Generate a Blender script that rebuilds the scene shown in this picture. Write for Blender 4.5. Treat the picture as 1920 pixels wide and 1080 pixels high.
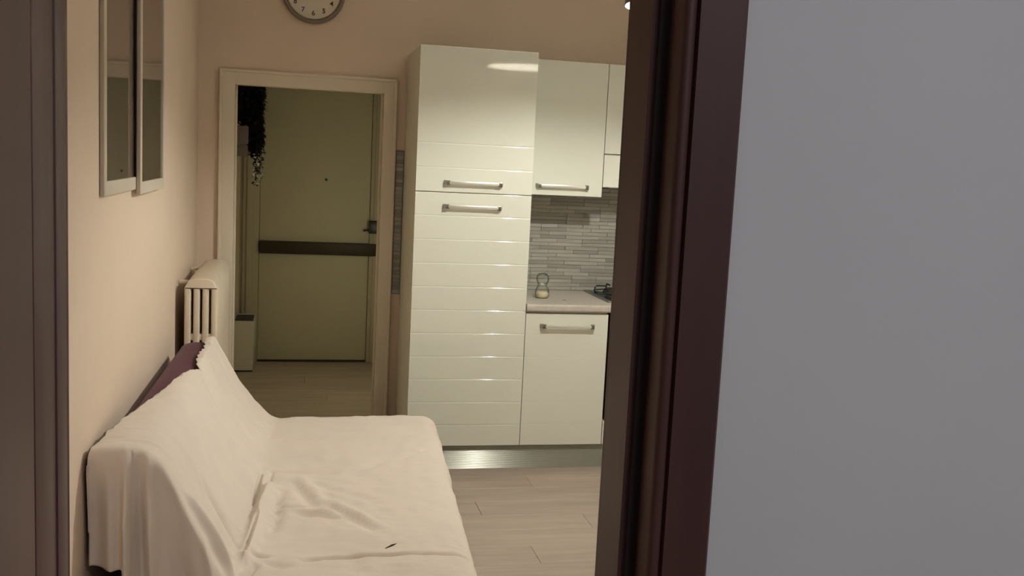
import bpy, bmesh, math, random
from mathutils import Vector, Matrix, noise

random.seed(7)
S = bpy.context.scene
for o in list(bpy.data.objects):
    bpy.data.objects.remove(o)
COL = S.collection
PI = math.pi

# ------------------------------------------------------------------ camera, world, exposure
CAM_H = 1.6109
cam_d = bpy.data.cameras.new('camera')
cam_d.sensor_width = 36.0
cam_d.lens = 1895.98 / 1920 * 36.0
cam_d.clip_start = 0.02
cam = bpy.data.objects.new('camera', cam_d)
COL.objects.link(cam)
r_ = Vector((0.97684, -0.20841, 0.04854))
d_ = Vector((0.02149, -0.13013, -0.99126))
f_ = Vector((0.21290, 0.96935, -0.12264))
cam.matrix_world = Matrix(((r_.x, -d_.x, -f_.x, 0), (r_.y, -d_.y, -f_.y, 0), (r_.z, -d_.z, -f_.z, CAM_H), (0, 0, 0, 1)))
S.camera = cam

W = bpy.data.worlds.new('night')
S.world = W
W.use_nodes = True
W.node_tree.nodes['Background'].inputs[0].default_value = (0.30, 0.34, 0.45, 1)
W.node_tree.nodes['Background'].inputs[1].default_value = 0.02
S.view_settings.view_transform = 'Standard'
S.view_settings.look = 'None'
S.view_settings.gamma = 1.0
S.view_settings.use_curve_mapping = False
S.view_settings.exposure = 0.0

BULB_POWER = 18600.0          # emission strength of the kitchen bulb
BULB_COL = (1.0, 0.975, 0.89)
NEAR_FILL_POWER = 170.0             # emission strength of the fill lamp added over the near room
NEAR_FILL_COL = (0.92, 0.93, 1.0)

# ------------------------------------------------------------------ helpers
def tag(o, label=None, cat=None, group=None, kind=None):
    if label: o['label'] = label
    if cat: o['category'] = cat
    if group: o['group'] = group
    if kind: o['kind'] = kind
    return o

def thing(name, label, cat, loc=(0, 0, 0), group=None, kind=None):
    o = bpy.data.objects.new(name, None)
    o.empty_display_size = 0.05
    COL.objects.link(o)
    o.location = loc
    return tag(o, label, cat, group, kind)

def wpos(o):
    v = Vector((0, 0, 0))
    while o is not None:
        v += o.location
        o = o.parent
    return v

class MB:
    """collects shapes in world coordinates; build() links them as ONE mesh object"""
    def __init__(s): s.bm = bmesh.new()
    def box(s, x0, x1, y0, y1, z0, z1, bev=0.0, seg=2):
        vs = [s.bm.verts.new((x, y, z)) for x in (x0, x1) for y in (y0, y1) for z in (z0, z1)]
        q = [(0, 1, 3, 2), (4, 6, 7, 5), (0, 4, 5, 1), (2, 3, 7, 6), (0, 2, 6, 4), (1, 5, 7, 3)]
        fs = [s.bm.faces.new([vs[i] for i in f]) for f in q]
        if bev > 0:
            es = list({e for f in fs for e in f.edges})
            bmesh.ops.bevel(s.bm, geom=es, offset=bev, segments=seg, affect='EDGES', profile=0.5)
        return s
    def prism(s, pts, axis, a0, a1, bev=0.0):
        """closed 2D outline extruded along an axis; pts are the two other coordinates in xyz order"""
        def mk(p, a):
            c = list(p); c.insert('xyz'.index(axis), a); return s.bm.verts.new(c)
        A = [mk(p, a0) for p in pts]; B = [mk(p, a1) for p in pts]
        n = len(pts); fs = [s.bm.faces.new(A), s.bm.faces.new(list(reversed(B)))]
        for i in range(n):
            fs.append(s.bm.faces.new((A[i], B[i], B[(i + 1) % n], A[(i + 1) % n])))
        if bev:
            es = list({e for f in fs[:2] for e in f.edges})
            bmesh.ops.bevel(s.bm, geom=es, offset=bev, segments=2, affect='EDGES', profile=0.5)
        return s
    def tube(s, pts, r, n=10, cap=True):
        pts = [Vector(p) for p in pts]
        rs = r if isinstance(r, (list, tuple)) else [r] * len(pts)
        rings = []; up = Vector((0, 0, 1))
        for i, p in enumerate(pts):
            t = (pts[min(i + 1, len(pts) - 1)] - pts[max(i - 1, 0)]).normalized()
            a = up if abs(t.dot(up)) < 0.95 else Vector((1, 0, 0))
            u = t.cross(a).normalized(); v = t.cross(u).normalized()
            rings.append([s.bm.verts.new(p + (u * math.cos(2 * PI * k / n) + v * math.sin(2 * PI * k / n)) * rs[i]) for k in range(n)])
        for a, b in zip(rings, rings[1:]):
            for k in range(n):
                s.bm.faces.new((a[k], a[(k + 1) % n], b[(k + 1) % n], b[k]))
        if cap:
            s.bm.faces.new(rings[0]); s.bm.faces.new(list(reversed(rings[-1])))
        return s
    def lathe(s, prof, c, n=32, axis='z'):
        c = Vector(c); rings = []
        for r, h in prof:
            if r < 1e-6:
                p = Vector((0, 0, h)) if axis == 'z' else Vector((0, h, 0))
                rings.append([s.bm.verts.new(c + p)])
            else:
                ring = []
                for k in range(n):
                    a = 2 * PI * k / n
                    p = Vector((r * math.cos(a), r * math.sin(a), h)) if axis == 'z' else Vector((r * math.cos(a), h, r * math.sin(a)))
                    ring.append(s.bm.verts.new(c + p))
                rings.append(ring)
        for a, b in zip(rings, rings[1:]):
            if len(a) == 1 and len(b) == 1: continue
            for k in range(n):
                k2 = (k + 1) % n
                if len(a) == 1: s.bm.faces.new((a[0], b[k], b[k2]))
                elif len(b) == 1: s.bm.faces.new((a[k], b[0], a[k2]))
                else: s.bm.faces.new((a[k], b[k], b[k2], a[k2]))
        return s
    def grid(s, rows):
        V = [[s.bm.verts.new(p) for p in r] for r in rows]
        for i in range(len(V) - 1):
            for j in range(len(V[0]) - 1):
                s.bm.faces.new((V[i][j], V[i][j + 1], V[i + 1][j + 1], V[i + 1][j]))
        return V
    def build(s, name, mat, parent=None, smooth=True, angle=35, origin=None, normals=True):
        if normals: bmesh.ops.recalc_face_normals(s.bm, faces=s.bm.faces[:])
        off = wpos(parent) if parent else Vector((0, 0, 0))
        if origin is not None: off = Vector(origin)
        bmesh.ops.translate(s.bm, verts=s.bm.verts[:], vec=-off)
        me = bpy.data.meshes.new(name)
        s.bm.to_mesh(me); s.bm.free()
        for m in (mat if isinstance(mat, (list, tuple)) else [mat]): me.materials.append(m)
        if smooth:
            me.shade_smooth()
            me.set_sharp_from_angle(angle=math.radians(angle))
        o = bpy.data.objects.new(name, me)
        COL.objects.link(o)
        if parent: o.parent = parent
        if origin is not None: o.location = Vector(origin) - (wpos(parent) if parent else Vector((0, 0, 0)))
        return o

def box_part(name, dims, mat, parent, bev=0.003):
    return MB().box(*dims, bev=bev).build(name, mat, parent)

# ------------------------------------------------------------------ materials
def pm(name, col, rough=0.5, metal=0.0, spec=0.5, bump=0.0, bscale=200.0, var=0.0, vscale=3.0, sheen=0.0, emit=None, estr=0.0, coat=0.0, aniso=0.0):
    m = bpy.data.materials.new(name); m.use_nodes = True
    nt = m.node_tree; b = nt.nodes['Principled BSDF']
    b.inputs['Base Color'].default_value = (*col, 1)
    b.inputs['Roughness'].default_value = rough
    b.inputs['Metallic'].default_value = metal
    b.inputs['Specular IOR Level'].default_value = spec
    if sheen: b.inputs['Sheen Weight'].default_value = sheen
    if coat: b.inputs['Coat Weight'].default_value = coat; b.inputs['Coat Roughness'].default_value = 0.03
    if aniso: b.inputs['Anisotropic'].default_value = aniso
    if emit: b.inputs['Emission Color'].default_value = (*emit, 1); b.inputs['Emission Strength'].default_value = estr
    tc = nt.nodes.new('ShaderNodeTexCoord')
    if var > 0:
        n = nt.nodes.new('ShaderNodeTexNoise'); n.inputs['Scale'].default_value = vscale; n.inputs['Detail'].default_value = 4
        nt.links.new(tc.outputs['Object'], n.inputs['Vector'])
        mr = nt.nodes.new('ShaderNodeMapRange'); mr.inputs[1].default_value = 0.3; mr.inputs[2].default_value = 0.7
        mr.inputs[3].default_value = 1 - var; mr.inputs[4].default_value = 1 + var
        nt.links.new(n.outputs['Fac'], mr.inputs[0])
        mx = nt.nodes.new('ShaderNodeVectorMath'); mx.operation = 'SCALE'; mx.inputs[0].default_value = col
        nt.links.new(mr.outputs[0], mx.inputs['Scale'])
        nt.links.new(mx.outputs[0], b.inputs['Base Color'])
    if bump > 0:
        n2 = nt.nodes.new('ShaderNodeTexNoise'); n2.inputs['Scale'].default_value = bscale; n2.inputs['Detail'].default_value = 3
        nt.links.new(tc.outputs['Object'], n2.inputs['Vector'])
        bp = nt.nodes.new('ShaderNodeBump'); bp.inputs['Strength'].default_value = bump; bp.inputs['Distance'].default_value = 0.002
        nt.links.new(n2.outputs['Fac'], bp.inputs['Height']); nt.links.new(bp.outputs[0], b.inputs['Normal'])
    return m

def grain_mat(name, dark, light, rough=0.4, scale=(1.2, 14.0, 14.0), obj_var=0.06, bump=0.08):
    """wood-like streaks along X, with each piece of its own tone"""
    m = bpy.data.materials.new(name); m.use_nodes = True
    nt = m.node_tree; b = nt.nodes['Principled BSDF']; b.inputs['Roughness'].default_value = rough
    tc = nt.nodes.new('ShaderNodeTexCoord'); oi = nt.nodes.new('ShaderNodeObjectInfo')
    mp = nt.nodes.new('ShaderNodeMapping'); mp.inputs['Scale'].default_value = scale
    nt.links.new(tc.outputs['Object'], mp.inputs['Vector'])
    sc = nt.nodes.new('ShaderNodeVectorMath'); sc.operation = 'SCALE'; sc.inputs[0].default_value = (13, 7, 5)
    nt.links.new(oi.outputs['Random'], sc.inputs['Scale']); nt.links.new(sc.outputs[0], mp.inputs['Location'])
    n = nt.nodes.new('ShaderNodeTexNoise'); n.inputs['Scale'].default_value = 1.6; n.inputs['Detail'].default_value = 6; n.inputs['Roughness'].default_value = 0.62
    nt.links.new(mp.outputs[0], n.inputs['Vector'])
    cr = nt.nodes.new('ShaderNodeValToRGB'); cr.color_ramp.elements[0].position = 0.32; cr.color_ramp.elements[1].position = 0.68
    cr.color_ramp.elements[0].color = (*dark, 1); cr.color_ramp.elements[1].color = (*light, 1)
    nt.links.new(n.outputs['Fac'], cr.inputs[0])
    mr = nt.nodes.new('ShaderNodeMapRange'); mr.inputs[3].default_value = 1 - obj_var; mr.inputs[4].default_value = 1 + obj_var
    nt.links.new(oi.outputs['Random'], mr.inputs[0])
    mx = nt.nodes.new('ShaderNodeVectorMath'); mx.operation = 'SCALE'
    nt.links.new(cr.outputs[0], mx.inputs[0]); nt.links.new(mr.outputs[0], mx.inputs['Scale'])
    nt.links.new(mx.outputs[0], b.inputs['Base Color'])
    if bump:
        bp = nt.nodes.new('ShaderNodeBump'); bp.inputs['Strength'].default_value = bump; bp.inputs['Distance'].default_value = 0.002
        nt.links.new(n.outputs['Fac'], bp.inputs['Height']); nt.links.new(bp.outputs[0], b.inputs['Normal'])
    return m

def thin_glass(name, tint=(1, 1, 1), ior=1.5, rough=0.0):
    m = bpy.data.materials.new(name); m.use_nodes = True
    nt = m.node_tree; nt.nodes.clear()
    out = nt.nodes.new('ShaderNodeOutputMaterial'); mx = nt.nodes.new('ShaderNodeMixShader')
    f0 = ((ior - 1) / (ior + 1)) ** 2
    lw = nt.nodes.new('ShaderNodeLayerWeight'); lw.inputs['Blend'].default_value = 0.5
    pw = nt.nodes.new('ShaderNodeMath'); pw.operation = 'POWER'; pw.inputs[1].default_value = 5.0
    fr = nt.nodes.new('ShaderNodeMath'); fr.operation = 'MULTIPLY_ADD'; fr.inputs[1].default_value = 1 - f0; fr.inputs[2].default_value = f0
    nt.links.new(lw.outputs['Facing'], pw.inputs[0]); nt.links.new(pw.outputs[0], fr.inputs[0])
    tr = nt.nodes.new('ShaderNodeBsdfTransparent'); tr.inputs[0].default_value = (*tint, 1)
    gl = nt.nodes.new('ShaderNodeBsdfGlossy'); gl.inputs['Roughness'].default_value = rough
    nt.links.new(fr.outputs[0], mx.inputs[0]); nt.links.new(tr.outputs[0], mx.inputs[1]); nt.links.new(gl.outputs[0], mx.inputs[2])
    nt.links.new(mx.outputs[0], out.inputs[0])
    return m

M_wall = pm('peach_wall_paint', (0.80, 0.66, 0.53), 0.9, spec=0.2, bump=0.05, bscale=90, var=0.02)
M_white = pm('white_wall', (0.86, 0.83, 0.77), 0.9, spec=0.2)
M_ceil = pm('white_ceiling_paint', (0.88, 0.85, 0.79), 0.95, spec=0.1, bump=0.03)
M_nearwall = pm('white_wall_paint', (0.74, 0.73, 0.73), 0.92, spec=0.2, bump=0.06, bscale=70, var=0.02)
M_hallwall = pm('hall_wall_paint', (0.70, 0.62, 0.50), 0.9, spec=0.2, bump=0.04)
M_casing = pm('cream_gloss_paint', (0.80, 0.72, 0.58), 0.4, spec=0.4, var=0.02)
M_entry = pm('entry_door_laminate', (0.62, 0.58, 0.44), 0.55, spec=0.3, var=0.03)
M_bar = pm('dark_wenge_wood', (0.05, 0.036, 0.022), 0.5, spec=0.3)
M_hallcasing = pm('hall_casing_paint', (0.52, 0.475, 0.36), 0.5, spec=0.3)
M_black = pm('black_plastic', (0.015, 0.014, 0.014), 0.4)
M_lacquer = pm('glossy_white_lacquer', (0.78, 0.80, 0.70), 0.05, spec=1.0)
M_carcass = pm('white_melamine', (0.74, 0.72, 0.60), 0.45, spec=0.4)
M_chrome = pm('satin_chrome', (0.66, 0.67, 0.63), 0.30, metal=1.0)
M_grip = pm('bright_reflection_grip', (0.80, 0.80, 0.73), 0.35, metal=0.7)  # paler than the ends: the grip's bright reflection is put into the colour
M_endcap = pm('dark_reflection_end', (0.30, 0.29, 0.26), 0.25, metal=1.0)  # chrome darkened: the dark reflection on the slanted ends is painted in
M_alu = pm('ribbed_aluminium', (0.36, 0.37, 0.32), 0.18, metal=0.35, spec=0.4)
M_worktop = pm('grey_beige_laminate', (0.52, 0.48, 0.42), 0.4, spec=0.4, var=0.08, vscale=40)
M_hobsteel = pm('steel_hob', (0.30, 0.30, 0.30), 0.28, metal=1.0)
M_cast = pm('cast_iron', (0.02, 0.02, 0.02), 0.6)
M_ovenglass = pm('black_oven_glass', (0.01, 0.01, 0.012), 0.06, spec=0.5)
M_grout = pm('grout', (0.30, 0.28, 0.24), 0.9)
M_rad = pm('ivory_radiator_enamel', (0.80, 0.70, 0.56), 0.4, spec=0.4, var=0.02)
M_purple = pm('aubergine_upholstery', (0.115, 0.040, 0.056), 0.85, spec=0.2, sheen=0.08, bump=0.25, bscale=500, var=0.1, vscale=12)
M_sofaleg = pm('dark_sofa_base', (0.03, 0.018, 0.015), 0.6)
M_jamb = grain_mat('mahogany_veneer', (0.072, 0.027, 0.023), (0.098, 0.038, 0.031), 0.5, (9, 9, 0.7), 0.02, 0.02)
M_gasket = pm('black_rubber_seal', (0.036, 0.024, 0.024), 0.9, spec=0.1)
M_frame = pm('pale_picture_frame', (0.66, 0.60, 0.50), 0.5, spec=0.3, var=0.02)
M_glass = thin_glass('picture_glass')
M_jar = thin_glass('jar_glass', (0.95, 0.97, 0.96), 1.7)
_nt = M_jar.node_tree
_lw = _nt.nodes.new('ShaderNodeLayerWeight'); _lw.inputs['Blend'].default_value = 0.5
_cr = _nt.nodes.new('ShaderNodeValToRGB')
_cr.color_ramp.elements[0].position = 0.25; _cr.color_ramp.elements[0].color = (0.93, 0.95, 0.94, 1)
_cr.color_ramp.elements[1].position = 0.95; _cr.color_ramp.elements[1].color = (0.28, 0.30, 0.30, 1)
_nt.links.new(_lw.outputs['Facing'], _cr.inputs[0])
for _nd in _nt.nodes:
    if _nd.type == 'BSDF_TRANSPARENT': _nt.links.new(_cr.outputs[0], _nd.inputs[0])
M_salt = pm('yellow_grains', (0.82, 0.72, 0.48), 0.8, bump=0.3, bscale=400)
M_clockrim = pm('grey_bronze_rim', (0.26, 0.22, 0.17), 0.4, metal=0.5)
M_clockface = pm('cream_clock_face', (0.78, 0.70, 0.58), 0.6)
M_ink = pm('dark_brown_ink', (0.02, 0.013, 0.008), 0.6)
M_shade_out = pm('dark_grey_shade', (0.10, 0.10, 0.10), 0.4)
M_shade_in = pm('white_shade_lining', (0.62, 0.59, 0.53), 0.5)
M_base = pm('fill_lamp_base', (0.8, 0.8, 0.8), 0.5)
M_plastic = pm('white_box_plastic', (0.66, 0.62, 0.54), 0.45)
M_mauve = pm('mauve_grey_box', (0.20, 0.16, 0.165), 0.6)
M_leaf = pm('dark_leaf', (0.036, 0.033, 0.045), 0.5, spec=0.3)
M_bloom = pm('white_blossom', (0.84, 0.82, 0.80), 0.7)
M_stem = pm('dark_stem', (0.03, 0.025, 0.015), 0.8)
M_floor = grain_mat('washed_oak_laminate', (0.40, 0.325, 0.265), (0.52, 0.435, 0.365), 0.42, (1.1, 10.0, 10.0), 0.05, 0.06)
M_subfloor = pm('subfloor', (0.20, 0.16, 0.13), 0.9)
M_tile = grain_mat('strip_stone', (0.285, 0.278, 0.245), (0.405, 0.39, 0.335), 0.55, (3, 60, 60), 0.20, 0.25)

# quilted white sheet
def sheet_mat():
    m = pm('white_cotton_sheet', (0.84, 0.755, 0.665), 0.92, spec=0.15, sheen=0.15, var=0.02, vscale=6)
    nt = m.node_tree; b = nt.nodes['Principled BSDF']
    tc = nt.nodes.new('ShaderNodeTexCoord')
    mp = nt.nodes.new('ShaderNodeMapping'); mp.inputs['Rotation'].default_value = (0, 0, 0.7); mp.inputs['Scale'].default_value = (14, 34, 14)
    nt.links.new(tc.outputs['Object'], mp.inputs[0])
    n = nt.nodes.new('ShaderNodeTexNoise'); n.inputs['Scale'].default_value = 1.0; n.inputs['Detail'].default_value = 2
    nt.links.new(mp.outputs[0], n.inputs['Vector'])
    n2 = nt.nodes.new('ShaderNodeTexNoise'); n2.inputs['Scale'].default_value = 600; nt.links.new(tc.outputs['Object'], n2.inputs['Vector'])
    b1 = nt.nodes.new('ShaderNodeBump'); b1.inputs['Strength'].default_value = 0.35; b1.inputs['Distance'].default_value = 0.006
    nt.links.new(n.outputs['Fac'], b1.inputs['Height'])
    b2 = nt.nodes.new('ShaderNodeBump'); b2.inputs['Strength'].default_value = 0.15; b2.inputs['Distance'].default_value = 0.001
    nt.links.new(n2.outputs['Fac'], b2.inputs['Height']); nt.links.new(b1.outputs[0], b2.inputs['Normal'])
    nt.links.new(b2.outputs[0], b.inputs['Normal'])
    return m
M_sheet = sheet_mat()

def print_mat(name, seed):
    """a dim printed picture: blurred dark shapes with slanting strokes, flat ink only"""
    m = bpy.data.materials.new(name); m.use_nodes = True
    nt = m.node_tree; b = nt.nodes['Principled BSDF']; b.inputs['Roughness'].default_value = 0.7
    tc = nt.nodes.new('ShaderNodeTexCoord')
    mp = nt.nodes.new('ShaderNodeMapping'); mp.inputs['Rotation'].default_value = (0.75, 0, 0); mp.inputs['Scale'].default_value = (1, 1.6, 7); mp.inputs['Location'].default_value = (seed, seed, 0)
    nt.links.new(tc.outputs['Object'], mp.inputs[0])
    n = nt.nodes.new('ShaderNodeTexNoise'); n.inputs['Scale'].default_value = 1.8; n.inputs['Detail'].default_value = 3
    nt.links.new(mp.outputs[0], n.inputs['Vector'])
    cr = nt.nodes.new('ShaderNodeValToRGB'); cr.color_ramp.elements[0].position = 0.35; cr.color_ramp.elements[1].position = 0.7
    cr.color_ramp.elements[0].color = (0.095, 0.058, 0.046, 1); cr.color_ramp.elements[1].color = (0.15, 0.115, 0.085, 1)
    nt.links.new(n.outputs['Fac'], cr.inputs[0]); nt.links.new(cr.outputs[0], b.inputs['Base Color'])
    return m
M_print1 = print_mat('dim_print_a', 0.3)
M_print2 = print_mat('dim_print_b', 2.1)

# ------------------------------------------------------------------ dimensions of the place
XL, XR = -0.506, 2.55          # kitchen side walls
YN0, YN1 = 1.275, 1.42         # doorway wall, near and far face
YW, YH = 5.672, 5.80           # far kitchen wall, its two faces
YE = 7.90                      # entry wall of the hall
CEIL = 2.98
DX0, DX1, DZ = -0.293, 0.470, 2.10     # clear opening of the near doorway
OX0, OX1, OZ = -0.320, 0.477, 1.958    # clear opening of the far doorway

# ------------------------------------------------------------------ structure
floor = MB().box(-2.6, XR + 0.15, -3.2, YE + 0.25, -0.12, -0.011).build('floor', M_subfloor)
tag(floor, kind='structure')
ceiling = MB().box(-2.6, XR + 0.15, -3.2, YE + 0.25, CEIL, CEIL + 0.1).build('ceiling', M_ceil)
tag(ceiling, kind='structure')

def plank_rows(x0, x1, y0, y1, w=0.19, L=1.28):
    cache = {}; y = y0; row = 0
    while y < y1 - 0.02:
        yw = min(w, y1 - y); x = x0 - (0.37 * row % 1) * L; row += 1
        while x < x1 - 0.01:
            a, b = max(x, x0), min(x + L, x1)
            if b - a > 0.01:
                ln = round(b - a, 3); key = (ln, round(yw, 3))
                if key not in cache:
                    mb = MB().box(-ln / 2 + 0.0008, ln / 2 - 0.0008, -yw / 2 + 0.0008, yw / 2 - 0.0008, -0.010, 0.0, bev=0.0009, seg=1)
                    o = mb.build('plank', M_floor, None, smooth=False)
                    cache[key] = o.data
                else:
                    o = bpy.data.objects.new('plank', cache[key]); COL.objects.link(o)
                o.parent = floor; o.location = ((a + b) / 2, y + yw / 2, 0)
            x += L
        y += w
plank_rows(XL, XR, 1.35, YH)
plank_rows(-0.42, 0.80, YH, YE)
plank_rows(-1.4, 1.6, 0.0, 1.35)

wl = MB().box(XL - 0.15, XL, YN1, YW, 0, CEIL).build('wall_left', M_wall); tag(wl, kind='structure')
wr = MB().box(XR, XR + 0.15, YN1, YW, 0, CEIL).build('wall_right', M_white); tag(wr, kind='structure')
wf = MB()
wf.box(-2.6, OX0 - 0.02, YW, YH, 0, CEIL); wf.box(OX1 + 0.02, XR + 0.15, YW, YH, 0, CEIL); wf.box(OX0 - 0.02, OX1 + 0.02, YW, YH, OZ + 0.02, CEIL)
wf = wf.build('wall_far', M_wall); tag(wf, kind='structure')
wn = MB()
wn.box(-2.6, DX0 - 0.03, YN0 + 0.012, YN1, 0, CEIL); wn.box(DX1 + 0.03, XR + 0.15, YN0 + 0.012, YN1, 0, CEIL); wn.box(DX0 - 0.03, DX1 + 0.03, YN0 + 0.012, YN1, DZ + 0.03, CEIL)
wn = wn.build('wall_near', M_nearwall); tag(wn, kind='structure')
# kitchen side of that wall has the kitchen's own paint
sk = MB()
sk.box(XL, DX0 - 0.09, YN1, YN1 + 0.006, 0, CEIL); sk.box(DX1 + 0.09, XR, YN1, YN1 + 0.006, 0, CEIL); sk.box(DX0 - 0.09, DX1 + 0.09, YN1, YN1 + 0.006, DZ + 0.1, CEIL)
tag(sk.build('wall_near_kitchen_face', M_wall), kind='structure')
# room the camera stands in
for nm, d in (('wall_near_room_left', (-1.55, -1.4, -2.6, YN0 + 0.012)), ('wall_near_room_right', (2.2, 2.35, -2.6, YN0 + 0.012)), ('wall_near_room_back', (-1.55, 2.35, -2.75, -2.6))):
    tag(MB().box(d[0], d[1], d[2], d[3], 0, CEIL).build(nm, M_nearwall), kind='structure')
# hall beyond the far doorway
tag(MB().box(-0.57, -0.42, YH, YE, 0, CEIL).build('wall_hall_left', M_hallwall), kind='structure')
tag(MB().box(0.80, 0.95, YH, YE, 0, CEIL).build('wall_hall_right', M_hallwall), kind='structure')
he = MB()
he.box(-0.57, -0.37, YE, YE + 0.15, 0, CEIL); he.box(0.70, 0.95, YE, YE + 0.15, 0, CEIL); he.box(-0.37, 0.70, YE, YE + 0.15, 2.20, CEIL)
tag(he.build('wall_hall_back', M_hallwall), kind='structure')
bb = MB().box(0.787, 0.80, YH, YE - 0.0, 0, 0.07, bev=0.003).build('baseboard_hall_right', M_casing); tag(bb, kind='structure')

# ---- near doorway: dark mahogany frame with its leaf swung open towards the camera
d1 = thing('door_1', 'dark mahogany door frame the view looks through, its leaf swung open', 'door', (0, YN1, 0), kind='structure')
def jamb_profile(sx):
    # inner reveal, step at the rebate, casing with rounded ridge, groove and flat board; sx=+1 right, -1 left
    e = DX1 if sx > 0 else DX0
    X = lambda v: e + sx * v
    return X
X = jamb_profile(1)
jb = MB(); jb.prism([(X(0), YN1 + 0.012), (X(0), 1.336), (X(0.012), 1.330), (X(0.030), 1.330), (X(0.030), YN1 + 0.012)], 'z', 0, DZ + 0.012); jb.build('jamb', M_jamb, d1, angle=25)
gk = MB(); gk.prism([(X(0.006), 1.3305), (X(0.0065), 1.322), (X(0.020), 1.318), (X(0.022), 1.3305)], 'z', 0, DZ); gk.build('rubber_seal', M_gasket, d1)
cs = MB()
ridge = [(X(0.020), 1.330)] + [(X(0.020 + 0.009 * (1 - math.cos(a))), 1.268 - 0.010 * math.sin(a) + 0.008) for a in [PI * k / 8 for k in range(9)]]
ridge += [(X(0.040), 1.284), (X(0.043), 1.272), (X(0.104), 1.266), (X(0.108), 1.270), (X(0.108), 1.287), (X(0.032), 1.2875), (X(0.032), 1.330)]
cs.prism(ridge, 'z', 0, DZ + 0.08); cs.build('casing', M_jamb, d1, angle=30)
MB().box(DX1 + 0.0, DX1 + 0.075, YN1 + 0.008, YN1 + 0.024, 0, DZ + 0.075, bev=0.004).build('casing', M_jamb, d1)
# hinge side: jamb edge, lining behind it and the leaf folded back in line with it
MB().box(DX0 - 0.03, DX0, 1.374, YN1 + 0.012, 0, DZ + 0.012, bev=0.002).build('jamb', M_jamb, d1)
MB().box(DX0 - 0.03, DX0 - 0.0025, 1.268, 1.373, 0, DZ + 0.012, bev=0.001).build('jamb_lining', M_jamb, d1)
MB().box(DX0 - 0.108, DX0 - 0.031, 1.264, 1.287, 0, DZ + 0.08, bev=0.004).build('casing', M_jamb, d1)
MB().box(DX0 - 0.075, DX0 - 0.0, YN1 + 0.0125, YN1 + 0.026, 0, DZ + 0.075, bev=0.004).build('casing', M_jamb, d1)
MB().box(DX0 - 0.03, DX1 + 0.03, 1.330, YN1 + 0.012, DZ, DZ + 0.03, bev=0.002).build('head_jamb', M_jamb, d1)
MB().box(DX0 - 0.108, DX1 + 0.108, 1.264, 1.287, DZ + 0.012, DZ + 0.09, bev=0.004).build('head_casing', M_jamb, d1)
MB().box(DX0 - 0.046, DX0 - 0.003, 0.50, 1.2655, 0.008, DZ - 0.005, bev=0.002).build('door_leaf', M_jamb, d1)

# ---- far doorway: cream painted frame
d2 = thing('door_2', 'cream painted door frame opening from the kitchen to the hall', 'door', (0.08, YW, 0), kind='structure')
for x0, x1 in ((-0.397, OX0 + 0.004), (OX1 - 0.004, 0.545)):
    c = MB().box(x0, x1, YW - 0.018, YW, 0, 2.033, bev=0.004)
    xo = x0 if x0 < 0 else x1 - 0.016
    c.box(xo, xo + 0.016, YW - 0.026, YW - 0.012, 0, 2.033, bev=0.004)
    c.build('casing', M_casing, d2)
c = MB().box(-0.397, 0.545, YW - 0.0175, YW, OZ - 0.004, 2.033, bev=0.004)
c.box(-0.397, 0.545, YW - 0.0258, YW - 0.012, 2.018, 2.034, bev=0.004)
c.build('head_casing', M_casing, d2)
for x0, x1 in ((OX0 - 0.02, OX0), (OX1, OX1 + 0.02)):
    MB().box(x0, x1, YW, YH + 0.002, 0, OZ, bev=0.002).build('jamb', M_casing, d2)
MB().box(OX0 - 0.02, OX1 + 0.02, YW, YH + 0.002, OZ, OZ + 0.02, bev=0.002).build('head_jamb', M_casing, d2)
for x0, x1 in ((OX0, OX0 + 0.012), (OX1 - 0.012, OX1)):
    MB().box(x0, x1, YH - 0.045, YH - 0.025, 0, OZ, bev=0.002).build('door_stop', M_casing, d2)

# ---- entry door at the end of the hall
d3 = thing('door_3', 'plain cream entry door with dark horizontal bar at the end of the hall', 'door', (0.16, YE, 0), kind='structure')
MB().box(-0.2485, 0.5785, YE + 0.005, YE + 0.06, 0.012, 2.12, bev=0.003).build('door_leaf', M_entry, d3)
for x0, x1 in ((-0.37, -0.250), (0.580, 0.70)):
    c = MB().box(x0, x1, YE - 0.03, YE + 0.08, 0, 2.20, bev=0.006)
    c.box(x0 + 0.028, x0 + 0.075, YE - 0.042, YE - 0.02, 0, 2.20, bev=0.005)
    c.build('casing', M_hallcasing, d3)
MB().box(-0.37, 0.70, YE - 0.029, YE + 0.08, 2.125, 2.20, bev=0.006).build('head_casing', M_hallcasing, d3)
MB().box(-0.243, 0.668, YE - 0.065, YE + 0.003, 0.842, 0.936, bev=0.004).build('crossbar', M_bar, d3)
lk = MB().box(0.570, 0.655, YE - 0.085, YE - 0.03, 1.018, 1.115, bev=0.006).build('lock_box', M_black, d3)
MB().tube([(0.572, YE - 0.06, 1.045), (0.545, YE - 0.06, 1.040), (0.530, YE - 0.058, 1.036)], 0.006).build('lock_knob', M_black, lk)
MB().lathe([(0.0, -0.012), (0.007, -0.012), (0.009, -0.004), (0.009, 0.006), (0, 0.006)], (0.242, YE, 1.414), 16, 'y').build('peephole', M_black, d3)
MB().box(-0.25, 0.585, YE - 0.02, YE + 0.06, 0.0, 0.010, bev=0.002).build('threshold', M_bar, d3)

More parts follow.
